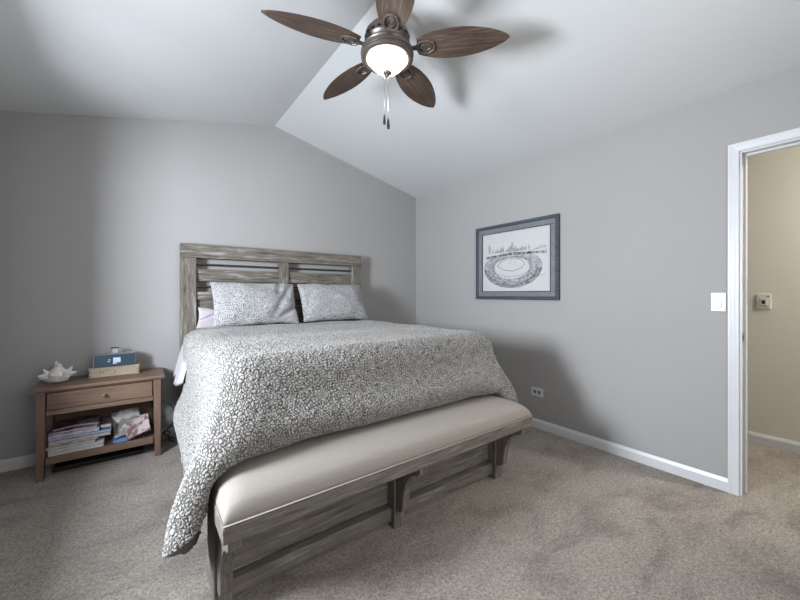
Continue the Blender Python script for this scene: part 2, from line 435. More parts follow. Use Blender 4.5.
ou = thing('power_outlet', (0, -1.722, .322), 'white two-socket power outlet low on grey wall right of the bed', 'outlet')
obj('wall_plate', (lambda b: (bx(b, -.006, 0, -1.780, -1.664, .285, .359), b)[1])(bmesh.new()), plate_m, ou, .002)
for dy in (-.021, .021):
    bm = bmesh.new()
    prism(bm, [(-1.722 + dy + .0155 * math.cos(a * PI / 8) * (1 if abs(math.cos(a * PI / 8)) < .8 else .95), .322 + .0165 * math.sin(a * PI / 8)) for a in range(16)], 0, -.0085, -.0055)
    s_ = obj('socket', bm, plain('socket_grey', (.16, .155, .15), .5, bmp=0), ou)
    bm = bmesh.new()
    for dz in (-.006, .006): bx(bm, -.0089, -.0080, -1.722 + dy - .006, -1.722 + dy + .004, .322 + dz - .0012, .322 + dz + .0012)
    obj('socket_slots', bm, gap_m, s_)

th = thing('wall_control', (1.13, -3.0, 1.14), 'off-white square control panel with small dark display on beige hall wall', 'wall control')
cpl = plain('cream_plastic', (0.58, 0.56, 0.50), .4, bmp=0)
obj('wall_plate', (lambda b: (bx(b, 1.118, 1.13, -3.040, -2.960, 1.083, 1.201), b)[1])(bmesh.new()), cpl, th, .003)
obj('inner_panel', (lambda b: (bx(b, 1.114, 1.119, -3.022, -2.978, 1.108, 1.168), b)[1])(bmesh.new()), cpl, th, .002)
bxo('display', dark_m, th, 1.112, 1.1145, -3.010, -2.990, 1.122, 1.150, bev=0)
bxo('button', dark_m, th, 1.115, 1.1185, -3.030, -3.021, 1.176, 1.186, bev=0)
bxo('slot', plain('slot_grey', (.2, .19, .17), .6, bmp=0), th, 1.115, 1.1185, -3.026, -2.974, 1.103, 1.107, bev=0)

# ------------------------------------------------------------------ framed picture on the right wall
PY0, PY1, PZ0, PZ1 = -1.935, -1.030, 1.147, 1.882
pic = thing('framed_picture', (0, (PY0 + PY1) / 2, PZ0), 'slate-framed ink drawing of a stadium and skyline on grey wall', 'picture')
def ringbox(bm, y0, y1, z0, z1, w, x0, x1):
    bx(bm, x0, x1, y0, y1, z0, z0 + w); bx(bm, x0, x1, y0, y1, z1 - w, z1)
    bx(bm, x0, x1, y0, y0 + w, z0 + w, z1 - w); bx(bm, x0, x1, y1 - w, y1, z0 + w, z1 - w)
bm = bmesh.new(); ringbox(bm, PY0, PY1, PZ0, PZ1, .030, -.032, 0); obj('frame', bm, frame_m, pic, .003)
bm = bmesh.new(); ringbox(bm, PY0 + .030, PY1 - .030, PZ0 + .03, PZ1 - .03, .045, -.022, -.002); obj('frame_liner', bm, liner_m, pic, .003)
bm = bmesh.new(); ringbox(bm, PY0 + .075, PY1 - .075, PZ0 + .075, PZ1 - .075, .006, -.024, -.002); obj('frame_bead', bm, frame_m, pic, .001)
AY0, AY1, AZ0, AZ1 = PY0 + .081, PY1 - .081, PZ0 + .081, PZ1 - .081
bxo('art_print', paper_m, pic, -.010, -.002, AY0, AY1, AZ0, AZ1, bev=0)
# line drawing; u runs left to right (towards the camera), v upwards, both 0..1 in the print
AW, AH = AY1 - AY0, AZ1 - AZ0
def A3(u, v, lift=.0): return (-.0105 - lift, AY1 - u * AW, AZ0 + v * AH)
def stroke(bm, pts, w, lift=0):
    for (u0, v0), (u1, v1) in zip(pts, pts[1:]):
        a, b_ = Vector(A3(u0, v0, lift)), Vector(A3(u1, v1, lift)); d = b_ - a
        if d.length < 1e-5: continue
        n = Vector((0, -d.z, d.y)).normalized() * w / 2
        vs = [bm.verts.new(p) for p in (a - n, a + n, b_ + n, b_ - n)]
        bm.faces.new(vs)
def ell(cx, cy, rx, ry, a0=0, a1=360, n=48): return [(cx + rx * math.cos(R(a0 + (a1 - a0) * i / n)), cy + ry * math.sin(R(a0 + (a1 - a0) * i / n))) for i in range(n + 1)]
rng = random.Random(5)
bm = bmesh.new()       # pale hatching of the stands
for i in range(3400):
    a = rng.uniform(0, 2 * PI); t = rng.uniform(.60, 1.0)
    cu = .46 + .43 * t * math.cos(a); cv = (.40 + .26 * t * math.sin(a)) if math.sin(a) > 0 else (.40 + .33 * t * math.sin(a))
    if cv > .58 and rng.random() < .6: continue
    l = rng.uniform(.008, .022); th_ = a + rng.choice((0, PI / 2))
    stroke(bm, [(cu, cv), (cu + l * math.cos(th_), cv + l * math.sin(th_))], .0026)
for i in range(700):
    a = rng.uniform(PI * 1.02, PI * 1.98); t = rng.uniform(.84, 1.02)
    cu = .46 + .43 * t * math.cos(a); cv = .39 + .34 * t * math.sin(a)
    stroke(bm, [(cu, cv), (cu, cv + .020)], .0030)
obj('stadium_hatching', bm, inkl_m, pic)
bm = bmesh.new()
stroke(bm, ell(.46, .40, .43, .26, 150, 390), .0026, .0004)
stroke(bm, ell(.46, .41, .30, .165, 0, 360), .0022, .0004)
stroke(bm, ell(.46, .40, .43, .34, 180, 360), .0032, .0004)
stroke(bm, ell(.46, .40, .36, .205, 160, 380), .0018, .0004)
fld = [(.24, .43), (.30, .50), (.40, .545), (.55, .545), (.62, .50), (.66, .44), (.60, .37), (.48, .33), (.34, .36), (.24, .43)]
stroke(bm, fld, .0035, .0006)
for (u, v) in ((.44, .50), (.50, .47), (.42, .46), (.53, .51)): stroke(bm, [(u, v), (u + .02, v + .01), (u + .03, v - .005)], .002, .0006)
for k in range(14):
    a = R(190 + k * 12.5); stroke(bm, [(.46 + .30 * math.cos(a), .41 + .165 * math.sin(a)), (.46 + .42 * math.cos(a), .38 + .29 * math.sin(a))], .0016, .0004)
stroke(bm, [(.08, .60), (.2, .60), (.34, .63), (.5, .64), (.66, .62), (.8, .655), (.93, .68)], .0030, .0005)
stroke(bm, [(.05, .565), (.18, .57), (.34, .60), (.5, .61), (.66, .59), (.8, .62), (.95, .62)], .0025, .0005)
stroke(bm, [(.80, .655), (.85, .70), (.93, .70), (.95, .60)], .0025, .0005)
for i in range(260):
    u = rng.uniform(.06, .94); stroke(bm, [(u, .57 + .03 * math.sin(u * 3)), (u + rng.uniform(-.01, .01), .60 + .035 * math.sin(u * 3))], .0018, .0004)
u = .10                   # skyline
while u < .72:
    w = rng.uniform(.008, .018); h = rng.uniform(.02, .07)
    if abs(u - .12) < .02 or abs(u - .47) < .025: h = .13
    stroke(bm, [(u, .66), (u, .66 + h), (u + w, .66 + h), (u + w, .66)], .0022, .0005)
    if h > .05: stroke(bm, [(u + w / 2, .66 + h), (u + w / 2, .66 + h + .03)], .0018, .0005)
    for q in range(3): stroke(bm, [(u, .665 + h * q / 3), (u + w, .665 + h * q / 3)], .0015, .0005)
    u += w + (rng.uniform(.0, .012) if rng.random() < .8 else .03)
stroke(bm, [(.84, .235), (.87, .25), (.88, .24), (.92, .26), (.93, .25)], .0022, .0005)
obj('stadium_line_drawing', bm, ink_m, pic)

# ------------------------------------------------------------------ ceiling fan
FX, FY, FZ = -1.788, -1.940, 2.512
FR = 0.638
ztop = zc(FX)
fan = thing('ceiling_fan', (FX, FY, ztop), 'bronze five-blade ceiling fan with lit glass bowl hanging from the ridge', 'ceiling fan')
bm = bmesh.new(); lathe(bm, [(.072, ztop + .02), (.072, ztop - .02), (.066, ztop - .045), (.030, ztop - .075), (.016, ztop - .08)], c=(FX, FY)); o = obj('canopy', bm, bronze_m, fan); sharp(o)
bm = bmesh.new(); lathe(bm, [(.013, ztop - .07), (.013, 2.665)], c=(FX, FY), seg=16); o = obj('downrod', bm, bronze_m, fan); sharp(o)
bm = bmesh.new(); lathe(bm, [(.02, 2.66), (.05, 2.650), (.098, 2.63), (.118, 2.605), (.122, 2.580), (.120, 2.560), (.114, 2.552), (.110, 2.545), (.110, 2.535), (.095, 2.530), (.09, 2.525)], c=(FX, FY), seg=48)
mot = obj('motor_housing', bm, bronze_m, fan); sharp(mot, 30)
bm = bmesh.new()
for k in range(20):
    a = 2 * PI * k / 20; r = .1207
    c, s = math.cos(a), math.sin(a)
    t_ = Vector((-s, c, 0)) * .012; p = Vector((FX + c * r, FY + s * r, 0)); n = Vector((c, s, 0)) * .003
    vs = [bm.verts.new(p + t_ * q + n + Vector((0, 0, z))) for q, z in ((-1, 2.566), (1, 2.566), (1, 2.578), (-1, 2.578))]
    bm.faces.new(vs)
obj('vent_slots', bm, gap_m, mot)
bm = bmesh.new(); lathe(bm, [(.095, 2.532), (.120, 2.528), (.136, 2.520), (.131, 2.514), (.141, 2.507), (.144, 2.497), (.137, 2.492), (.142, 2.484), (.141, 2.474), (.134, 2.467), (.126, 2.464), (.114, 2.466), (.106, 2.474), (.100, 2.488)], c=(FX, FY), seg=56)
o = obj('light_kit_ring', bm, bronze_m, fan); sharp(o, 30)
bm = bmesh.new()
pf = [(.101 * math.cos(a), 2.488 - .088 * math.sin(a)) for a in [i * PI / 2 / 14 for i in range(15)]]; pf[-1] = (0, pf[-1][1])
lathe(bm, pf, c=(FX, FY), seg=56); o = obj('glass_bowl', bm, bowl_m, fan, smooth=True)
bm = bmesh.new(); lathe(bm, [(0, 2.404), (.012, 2.404), (.024, 2.403), (.026, 2.398), (.018, 2.390), (.009, 2.386), (.008, 2.378), (0, 2.375)], c=(FX, FY), seg=24)
o = obj('finial', bm, bronze_m, fan, smooth=True)
for dx, dy, zl in ((-.016, .004, 2.165), (.001, -.010, 2.140), (.012, .010, 2.155)):
    bm = bmesh.new(); tube(bm, [(FX + dx * .7, FY + dy * .7, 2.392), (FX + dx, FY + dy, 2.36), (FX + dx, FY + dy, zl)], .0016, 6)
    ch = obj('pull_chain', bm, steel_m, fan, smooth=True)
    bm = bmesh.new(); lathe(bm, [(0, zl + .006), (.004, zl + .003), (.0055, zl - .012), (.0080, zl - .040), (.0065, zl - .048), (0, zl - .05)], c=(FX + dx, FY + dy), seg=14)
    obj('chain_pull', bm, dark_m, ch, smooth=True)
# blade in local coordinates: x outward, then placed by rotation
def blade_half(t):    # half width along 0..1
    return 0.088 * (math.sin(PI * (0.10 + 0.90 * t) ** 0.92) ** 0.62) * (1 if t < .97 else 1)
def mk_blade():
    bm = bmesh.new(); r0, r1 = .165, FR; n = 36
    top, bot = [], []
    for i in range(n + 1):
        t = i / n; x = r0 + (r1 - r0) * t
        w = max(blade_half(t), .004)
        rowt, rowb = [], []
        for j in range(-4, 5):
            y = w * j / 4; z = -.010 * math.sin(t * PI / 2)
            edge = .003 * (1 - (abs(j) / 4) ** 4) + .0015
            rowt.append(bm.verts.new((x, y, z + edge))); rowb.append(bm.verts.new((x, y, z - edge)))
        top.append(rowt); bot.append(rowb)
    for i in range(n):
        for j in range(8):
            bm.faces.new((top[i][j], top[i + 1][j], top[i + 1][j + 1], top[i][j + 1]))
            bm.faces.new((bot[i][j], bot[i][j + 1], bot[i + 1][j + 1], bot[i + 1][j]))
        for j in (0, 8): bm.faces.new((top[i][j], top[i + 1][j], bot[i + 1][j], bot[i][j]))
    for i in (0, n):
        for j in range(8): bm.faces.new((top[i][j], top[i][j + 1], bot[i][j + 1], bot[i][j]))
    return bm
def mk_iron():
    bm = bmesh.new()
    # arm from motor, D shaped loop under the blade root
    prism(bm, [(.085, -.013), (.15, -.011), (.175, -.016), (.175, .016), (.15, .011), (.085, .013)], 2, -.012, -.002)
    loop = [(.168, -.020), (.185, -.034), (.225, -.036), (.250, -.022), (.257, 0), (.250, .022), (.225, .036), (.185, .034), (.168, .020), (.163, 0)]
    tube(bm, [(x, y, -.010) for x, y in loop], .0065, 8, closed=True)
    tube(bm, [(x * .55 + .21 * .45, y * .5, -.009) for x, y in loop], .004, 6, closed=True)
    bx(bm, .178, .242, -.010, .010, -.011, -.004)
    return bm
PH = 169.1
blade0 = iron0 = None
for k in range(5):
    a = R(PH - 72 * k)
    if blade0 is None:
        blade0 = obj('blade', mk_blade(), blade_m, fan, world=False); sharp(blade0, 50)
        iron0 = obj('blade_iron', mk_iron(), bronze_m, fan, .001, world=False)
        b_, i_ = blade0, iron0
    else:
        b_, i_ = blade0.copy(), iron0.copy(); C.objects.link(b_); C.objects.link(i_); b_.parent = fan; i_.parent = fan
    for q in (b_, i_):
        q.location = (0, 0, FZ + .010 - ztop)
        q.rotation_mode = 'QUATERNION'
        q.rotation_quaternion = Matrix.Rotation(a, 4, 'Z').to_quaternion() @ Matrix.Rotation(R(-12), 4, 'X').to_quaternion()

# ------------------------------------------------------------------ bed: headboard, side rails
HX0, HX1, HYF, HYB = -2.592, -0.882, -0.12, -0.045
bed = thing('bed', (-1.737, -1.0, 0), 'bed with weathered grey plank headboard against the back wall', 'bed')
hbx = [(-2.592, -2.477), (-1.782, -1.692), (-0.990, -0.882)]
for x0, x1 in (hbx[0], hbx[2]):
    bxo('headboard_stile', greyz, bed, x0, x1, HYB - .07, HYB, 0.0, 1.505, bev=.004)
bxo('headboard_stile', greyz, bed, hbx[1][0], hbx[1][1], HYB - .068, HYB - .005, .30, 1.505, bev=.004)
bxo('headboard_top_rail', greyx, bed, HX0, HX1, HYF, HYB + .002, 1.505, 1.622, bev=.005)
for x0, x1 in ((-2.477, -1.782), (-1.692, -.990)):
    bxo('headboard_panel', greyx, bed, x0, x1, HYB - .035, HYB - .012, .30, 1.150, bev=.002)
    bxo('headboard_panel_rail', greyx, bed, x0, x1, HYB - .055, HYB - .008, 1.150, 1.222, bev=.004)
    for zc_, hh, tilt, dep in ((1.385, .052, 8, -.045),):
        bm = bmesh.new(); vs = bx(bm, x0, x1, -.009, .009, -hh, hh)
        bmesh.ops.rotate(bm, verts=bm.verts, cent=(0, 0, 0), matrix=Matrix.Rotation(R(tilt), 3, 'X'))
        bmesh.ops.translate(bm, verts=bm.verts, vec=(0, HYB - .038, 1.362)); obj('headboard_slat', bm, greyx, bed, .003)
    for z in (1.262, 1.452):       # thin louvres seen almost edge on
        bm = bmesh.new(); bx(bm, x0, x1, -.028, .028, -.0045, .0045)
        bmesh.ops.rotate(bm, verts=bm.verts, cent=(0, 0, 0), matrix=Matrix.Rotation(R(-6), 3, 'X'))
        bmesh.ops.translate(bm, verts=bm.verts, vec=(0, HYB - .035, z)); obj('headboard_louvre', bm, plain('dark_louvre_edge', (.03, .028, .028), .6, bmp=0), bed, .001)
for x0 in (-2.555, -.915): bxo('side_rail', beny, bed, x0 - .0, x0 + .03, -1.87, HYB - .07, .14, .34, bev=.003)

mat = tag(bxo('mattress', matt_m, None, -2.50, -.97, -1.86, -.14, .62, .86, bev=.05), 'thick mattress under the fleece blanket on the bed', 'mattress')
bs = tag(bxo('box_spring', matt_m, None, -2.50, -.97, -1.86, -.14, .34, .62, bev=.02), 'box spring under the mattress inside the bed rails', 'box spring')

# ------------------------------------------------------------------ bench at the foot
BX0, BX1, BYF, BYB = -2.657, -.950, -2.280, -1.885
bench = thing('upholstered_bench', ((BX0 + BX1) / 2, -2.06, 0), 'grey wooden bench with beige padded seat and curved brackets at bed foot', 'bench')
bxo('seat_rail', benx, bench, BX0, BX1, BYF, BYB, .398, .452, bev=.004)
bxo('front_panel', benx, bench, BX0 + .02, BX1 - .02, -2.000, -1.98, .108, .398, bev=.002)
bxo('base_rail', benx, bench, BX0 + .01, BX1 - .01, -2.035, -1.985, .030, .098, bev=.004)
for x in (BX0 + .012, BX1 - .030): bxo('end_panel', beny, bench, x, x + .018, -1.98, BYB, .05, .398, bev=.002)
bxo('back_panel', benx, bench, BX0 + .02, BX1 - .02, BYB + .0, BYB + .015, .05, .398, bev=.002)
def bracket(bm, xc):
    w = .022
    yl = -2.060
    pts = [(yl + .002, .398), (yl - .190, .398), (yl - .190, .352), (yl - .174, .350)]
    for i in range(13):      # concave curve
        a = i / 12 * PI / 2
        pts.append((yl - .172 + .118 * math.sin(a), .125 + .212 * math.cos(a)))
    pts += [(yl - .050, .112), (yl - .030, .100), (yl + .002, .104)]
    prism(bm, pts, 0, xc - w, xc + w)
for xc in (BX0 + .042, -1.795, BX1 - .042):
    bxo('leg', benz, bench, xc - .033, xc + .033, -2.060, -1.998, 0, .398, bev=.003)
    bm = bmesh.new(); bracket(bm, xc); obj('bracket', bm, benz, bench, .003)
# seat cushion: rounded pad
bm = bmesh.new(); nx, ny = 60, 18
cx_, cy_ = (BX0 + BX1) / 2, (BYF + BYB) / 2; hx_, hy_ = (BX1 - BX0) / 2 - .004, (BYB - BYF) / 2 - .004
rows = []
def pad(u, v):    # u,v -1..1
    z = .083 * (1 - abs(u) ** 16) ** .5 * (1 - abs(v) ** 3.6) ** .5 if abs(u) < 1 and abs(v) < 1 else 0
    ex = 1 - (1 - abs(u)) * hx_ / .10; f = (1 - max(0, ex) ** 2.4) ** .5 if ex < 1 else 0
    ey = 1 - (1 - abs(v)) * hy_ / .11; g = (1 - max(0, ey) ** 2.4) ** .5 if ey < 1 else 0
    return .028 + .060 * f * g + .006 * (1 - v * v) * (1 - u ** 4) if (abs(u) < 1 and abs(v) < 1) else .022
def sp_(i, n):
    t = -1 + 2 * i / n; return math.sin(t * PI / 2) * .55 + t * .45
for i in range(nx + 1):
    u = sp_(i, nx); u = math.copysign(abs(u) ** .8, u)
    rows.append([bm.verts.new((cx_ + hx_ * u, cy_ + hy_ * sp_(j, ny), .452 + pad(u, sp_(j, ny)))) for j in range(ny + 1)])
for i in range(nx):
    for j in range(ny): bm.faces.new((rows[i][j], rows[i + 1][j], rows[i + 1][j + 1], rows[i][j + 1]))
edge = [rows[i][0] for i in range(nx + 1)] + [rows[nx][j] for j in range(1, ny + 1)] + [rows[i][ny] for i in range(nx - 1, -1, -1)] + [rows[0][j] for j in range(ny - 1, 0, -1)]
low = [bm.verts.new((v.co.x, v.co.y, .453)) for v in edge]
for i in range(len(edge)): j = (i + 1) % len(edge); bm.faces.new((edge[i], edge[j], low[j], low[i]))
bm.faces.new(low)
cu = obj('seat_cushion', bm, cush_m, bench, smooth=True)
bm = bmesh.new(); q = .002
tube(bm, [(BX0 + q, BYF + q, .458), (BX1 - q, BYF + q, .458), (BX1 - q, BYB - q, .458), (BX0 + q, BYB - q, .4575)], .0032, 8, closed=True)
obj('piping', bm, pipe_m, cu, smooth=True)

# ------------------------------------------------------------------ blanket: draped by a small cloth relaxation
def drape():
    h = .036
    SL, SR = .86 + .485, .86 + .47; SW = SL + SR; nxg = int(SW / h) + 1
    xs = np.linspace(-SL, SR, nxg)
    L = 2.02; nyg = int(L / h) + 1
    ys = np.linspace(0, 1, nyg)                         # 0 head, 1 foot
    X0, Y0 = np.meshgrid(xs, ys, indexing='ij')
    half = .86
    over = np.clip(np.abs(X0) - half, 0, None)
    headline = -.40 - 1.0 * over * (X0 < 0) - .25 * over * (X0 > 0)     # head edge slants towards the foot on the hanging sides
    foot = -2.37 + np.where(X0 < 0, .25 * over + 2.6 * np.clip(over - .22, 0, None) ** 2, .22 * over)
    YY = headline + (foot - headline) * Y0
    lng = np.clip((-YY - .9) / .8, 0, 1); lng = lng * lng * (3 - 2 * lng)      # the left side hangs lower towards the foot
    X0 = np.where(X0 < -half, -half - over * (1 + .05 * lng), X0); over = np.clip(np.abs(X0) - half, 0, None)
    cxm = -1.738
    P = np.stack([X0 + cxm, YY, np.full_like(X0, .96)], -1)
    rest = P.copy(); uv = np.stack([X0, YY], -1)
    # start already bent over the edges so it settles quickly
    a = over; sgn = np.sign(X0)
    P[..., 0] = np.where(over > 0, cxm + sgn * (half + .05 + over * .45), P[..., 0])
    fo = np.clip(-1.97 - YY, 0, None)
    P[..., 1] = np.where(fo > 0, -1.97 - fo * .35, P[..., 1])
    P[..., 2] = .96 - over * .9 - fo * .9
    V = np.zeros_like(P); w = np.ones(P.shape[:2])
    cons = []
    for (dx, dy, k) in ((1, 0, .9), (0, 1, .9), (1, 1, .45), (1, -1, .45), (2, 0, .28), (0, 2, .28), (3, 3, .05), (3, -3, .05), (4, 0, .08), (0, 4, .08)):
        n0, n1 = P.shape[:2]
        I, J = np.meshgrid(np.arange(n0), np.arange(n1), indexing='ij')
        ok = (I + dx < n0) & (J + dy < n1) & (J + dy >= 0)
        i, j = I[ok], J[ok]
        step = max(dx, abs(dy)); col = ((i // step) if dx else (j // step)) % 2
        for c in (0, 1):
            s = col == c
            i1, j1 = i[s], j[s]; i2, j2 = i1 + dx, j1 + dy
            r0 = np.linalg.norm(rest[i1, j1] - rest[i2, j2], axis=-1)
            cons.append((i1, j1, i2, j2, r0, k))
    boxes = [((-1.738, -1.04, .43), (.850, .925, .488), .10),
             ((-1.775, -1.04, .25), (.895, .90, .28), .14),
             ((cx_, cy_, .33), (hx_ + .004, hy_ + .006, .215), .075),
             ((cx_, -1.99, .20), (hx_ + .003, .10, .20), .02),
             ((-2.50, -.25, .5), (.02, .15, .4), .02)]
    th = .014
    guard = ((-1.738, -2.55, .30), (1.02, .53, .52), .05)      # keeps the foot hem at the back of the bench seat while it falls
    for it in range(330):
        solids = boxes + ([guard] if it < 270 else [])
        dt = .02
        V[..., 2] -= 9.8 * dt; V *= .965
        Q = P + V * dt
        for _ in range(7):
            for i1, j1, i2, j2, r0, k in cons:
                d = Q[i1, j1] - Q[i2, j2]; l = np.linalg.norm(d, axis=-1) + 1e-9
                corr = (k * .5 * (l - r0) / l)[:, None] * d
                Q[i1, j1] -= corr; Q[i2, j2] += corr
            for c, hs, r in solids:
                c = np.array(c); hs = np.array(hs)
                p = Q - c; ap = np.abs(p) - (hs - r); s = np.where(p >= 0, 1.0, -1.0)
                qm = np.maximum(ap, 0); dist = np.linalg.norm(qm, axis=-1); mx = ap.max(-1)
                out = dist > 0
                sd = np.where(out, dist, mx) - r - th
                g = np.where(out[..., None], qm / (dist[..., None] + 1e-9), (ap == mx[..., None]).astype(float)) * s
                pen = sd < 0
                Q[pen] -= (sd[..., None] * g)[pen]
                # friction
                mv = Q - P; t = mv - (mv * g).sum(-1, keepdims=True) * g
                Q[pen] -= .55 * t[pen]
            Q[..., 2] = np.maximum(Q[..., 2], .02)
        V = (Q - P) / dt
        sp = np.linalg.norm(V, axis=-1, keepdims=True); V *= np.minimum(1, 2.0 / (sp + 1e-9))
        P = Q
    return P, uv
P, UV = drape()
bm = bmesh.new(); uvl = bm.loops.layers.uv.new('UVMap')
n0, n1 = P.shape[:2]
rngn = lambda x, y: noise.noise(Vector((x * 3.1, y * 3.1, 0))) * .010
gv = [[bm.verts.new((P[i, j, 0], P[i, j, 1], P[i, j, 2] + rngn(UV[i, j, 0], UV[i, j, 1]))) for j in range(n1)] for i in range(n0)]
for i in range(n0 - 1):
    for j in range(n1 - 1):
        ids = ((i, j), (i, j + 1), (i + 1, j + 1), (i + 1, j))
        f = bm.faces.new([gv[a][b_] for a, b_ in ids])
        for lp, (a, b_) in zip(f.loops, ids): lp[uvl].uv = (UV[a, b_, 0], UV[a, b_, 1])
me = bpy.data.meshes.new('fleece_blanket'); bm.to_mesh(me); bm.free()
for p in me.polygons: p.use_smooth = True
blk = bpy.data.objects.new('fleece_blanket', me); C.objects.link(blk)
me.materials.append(blanket_m); me.materials.append(back_m)
tag(blk, 'pale grey crackle-textured fleece blanket spread over the bed', 'blanket')
# normals outward (up)
s = blk.modifiers.new('thickness', 'SOLIDIFY'); s.thickness = .012; s.offset = -1 if me.polygons[len(me.polygons) // 2].normal.z > 0 else 1
s.material_offset = 1; s.material_offset_rim = 0
if s.offset == 1: pass
sb = blk.modifiers.new('smooth', 'SUBSURF'); sb.levels = 1; sb.render_levels = 3

# ------------------------------------------------------------------ pillows
def pillow(name, label, cx, cy, cz, wx, hz, thick, tiltx, yaw, roll, seed, mat, group=None, crease=None):
    bm = bmesh.new(); uvl = bm.loops.layers.uv.new('UVMap'); n, m = 56, 36; G = {}
    for side in (1, -1):
        for i in range(n + 1):
            for j in range(m + 1):
                edge = i in (0, n) or j in (0, m)
                if side == -1 and edge: G[(side, i, j)] = G[(1, i, j)]; continue
                u, v = -1 + 2 * i / n, -1 + 2 * j / m
                f = max(0, (1 - abs(u) ** 2.5)) ** .55 * max(0, (1 - abs(v) ** 2.1)) ** .60
                # corners stay out, edges pull in
                x = wx / 2 * u * (1 - .045 * (1 - v * v) ** 1.0 * abs(u) ** 3)
                z = hz / 2 * v * (1 - .06 * (1 - u * u) * abs(v) ** 3)
                y = -side * thick / 2 * f
                q = Vector((u * 1.8 + seed, v * 1.3, side * .7))
                y -= side * .020 * f * noise.noise(q * 1.3)
                z += .012 * noise.noise(q * 1.6 + Vector((5, 0, 0)))
                if crease:
                    for (cu_, cv_, ang, dep, wid, ln) in crease:
                        du, dv = (u - cu_), (v - cv_) * .6
                        a = du * math.cos(ang) + dv * math.sin(ang); b_ = -du * math.sin(ang) + dv * math.cos(ang)
                        y += side * dep * math.exp(-(b_ / wid) ** 2) * math.exp(-(a / ln) ** 2) * (side == 1)
                G[(side, i, j)] = bm.verts.new((x, y, z))
        for i in range(n):
            for j in range(m):
                ids = ((i, j), (i + 1, j), (i + 1, j + 1), (i, j + 1))
                f = bm.faces.new([G[(side, a, b_)] for a, b_ in ids])
                for lp, (a, b_) in zip(f.loops, ids): lp[uvl].uv = (a / n * wx + seed, b_ / m * hz)
    o = obj(name, bm, mat, None, smooth=True)
    o.location = (cx, cy, cz); o.rotation_mode = 'XYZ'; o.rotation_euler = (R(tiltx), R(roll), R(yaw))
    s = o.modifiers.new('smooth', 'SUBSURF'); s.levels = 1; s.render_levels = 1
    return tag(o, label, 'pillow', group)
pillow('bed_pillow', 'grey speckled pillow with deep creases leaning on the left of headboard', -2.055, -.36, 1.120, .70, .40, .21, -24, 0, 0, 3.1, pillow_m, 'pillows on the bed',
       [(.62, .1, 1.0, .035, .09, .55), (.80, -.45, .55, .030, .06, .40), (.1, .75, -.35, .020, .12, .5), (.55, .62, 1.25, .02, .07, .3)])
pillow('bed_pillow', 'smooth grey speckled pillow leaning on the right of headboard', -1.330, -.36, 1.122, .69, .40, .22, -26, 0, 0, 8.7, pillow_m, 'pillows on the bed',
       [(-.85, -.3, 1.4, .012, .05, .4)])
pillow('bed_pillow', 'small pale lilac pillow peeking out behind the creased left pillow', -2.165, -.168, .975, .64, .18, .08, -4, 0, 5, 1.3, sheet_m, None, [(-.8, 0, .8, .015, .05, .4)])

# bed sheet: hangs out below the blanket near the head on the left
bm = bmesh.new(); uvl = None; rows = []
for i in range(41):
    y = -.16 - .56 * i / 40
    row = []
    for k in range(15):
        t = k / 14; z = .885 - t * (.885 - (.50 + .10 * (i / 40) ** 2))
        x = -2.515 - .045 * min(1, t * 4) ** .5 - .075 * t - .016 * math.sin(i * .55 + 1) * t - .010 * math.sin(i * 1.3) * t
        row.append(bm.verts.new((x, y, z)))
    # tuck onto mattress top
    rows.append([bm.verts.new((-2.42, y, .892))] + row)
for i in range(40):
    for k in range(15): bm.faces.new((rows[i][k], rows[i + 1][k], rows[i + 1][k + 1], rows[i][k + 1]))
sh = tag(obj('bed_sheet', bm, sheet_m, None, smooth=True), 'pale sheet hanging below the blanket beside the nightstand', 'bed sheet')
so = sh.modifiers.new('thickness', 'SOLIDIFY'); so.thickness = .004

# ------------------------------------------------------------------ nightstand
NX0, NX1, NYF, NYB, NZ = -3.392, -2.735, -.345, -.025, .598
ns = thing('nightstand', ((NX0 + NX1) / 2, (NYF + NYB) / 2, 0), 'brown wooden nightstand with one drawer and open shelf beside the bed', 'nightstand')
bxo('top', nsx, ns, NX0 - .028, NX1 + .024, NYF - .022, NYB + .005, NZ - .022, NZ, bev=.004)
lg = []
for x in (NX0, NX1):
    for y in (NYF, NYB):
        s = 1 if x == NX0 else -1; q = 1 if y == NYF else -1
        bm = bmesh.new()
        x0, x1 = sorted((x, x + s * .046)); y0, y1 = sorted((y, y + q * .046))
        v = bx(bm, x0, x1, y0, y1, 0, NZ - .022)
        for vv in v:      # tapered foot
            if vv.co.z < .01:
                if abs(vv.co.x - (x + s * .046)) < 1e-4: vv.co.x -= s * .010
        obj('leg', bm, nsz, ns, .002)
bxo('upper_rail', nsx, ns, NX0 + .046, NX1 - .046, NYF + .004, NYF + .02, .562, .576, bev=.001)
bxo('lower_rail', nsx, ns, NX0 + .046, NX1 - .046, NYF + .004, NYF + .024, .415, .447, bev=.002)
for x0, x1 in ((NX0 + .004, NX0 + .018), (NX1 - .018, NX1 - .004)):
    bxo('side_panel', nsz, ns, x0, x1, NYF + .046, NYB - .046, .41, .576, bev=.001)
bxo('back_panel', nsx, ns, NX0 + .046, NX1 - .046, NYB - .016, NYB - .004, .10, .576, bev=.001)
bxo('shelf', nsx, ns, NX0 + .020, NX1 - .020, NYF + .022, NYB - .016, .118, .136, bev=.001)
bxo('shelf_rail', nsx, ns, NX0 + .046, NX1 - .046, NYF + .002, NYF + .022, .100, .145, bev=.002)
bxo('side_rail', nsx, ns, NX0 + .006, NX0 + .020, NYF + .046, NYB - .046, .10, .145, bev=.001)
bxo('side_rail', nsx, ns, NX1 - .020, NX1 - .006, NYF + .046, NYB - .046, .10, .145, bev=.001)
dw = bxo('drawer', nsx, ns, NX0 + .052, NX1 - .052, NYF - .004, NYF + .25, .452, .558, bev=.003)
bm = bmesh.new(); lathe(bm, [(.005, 0), (.005, .012), (.011, .016), (.013, .022), (.010, .027), (0, .029)], seg=20)
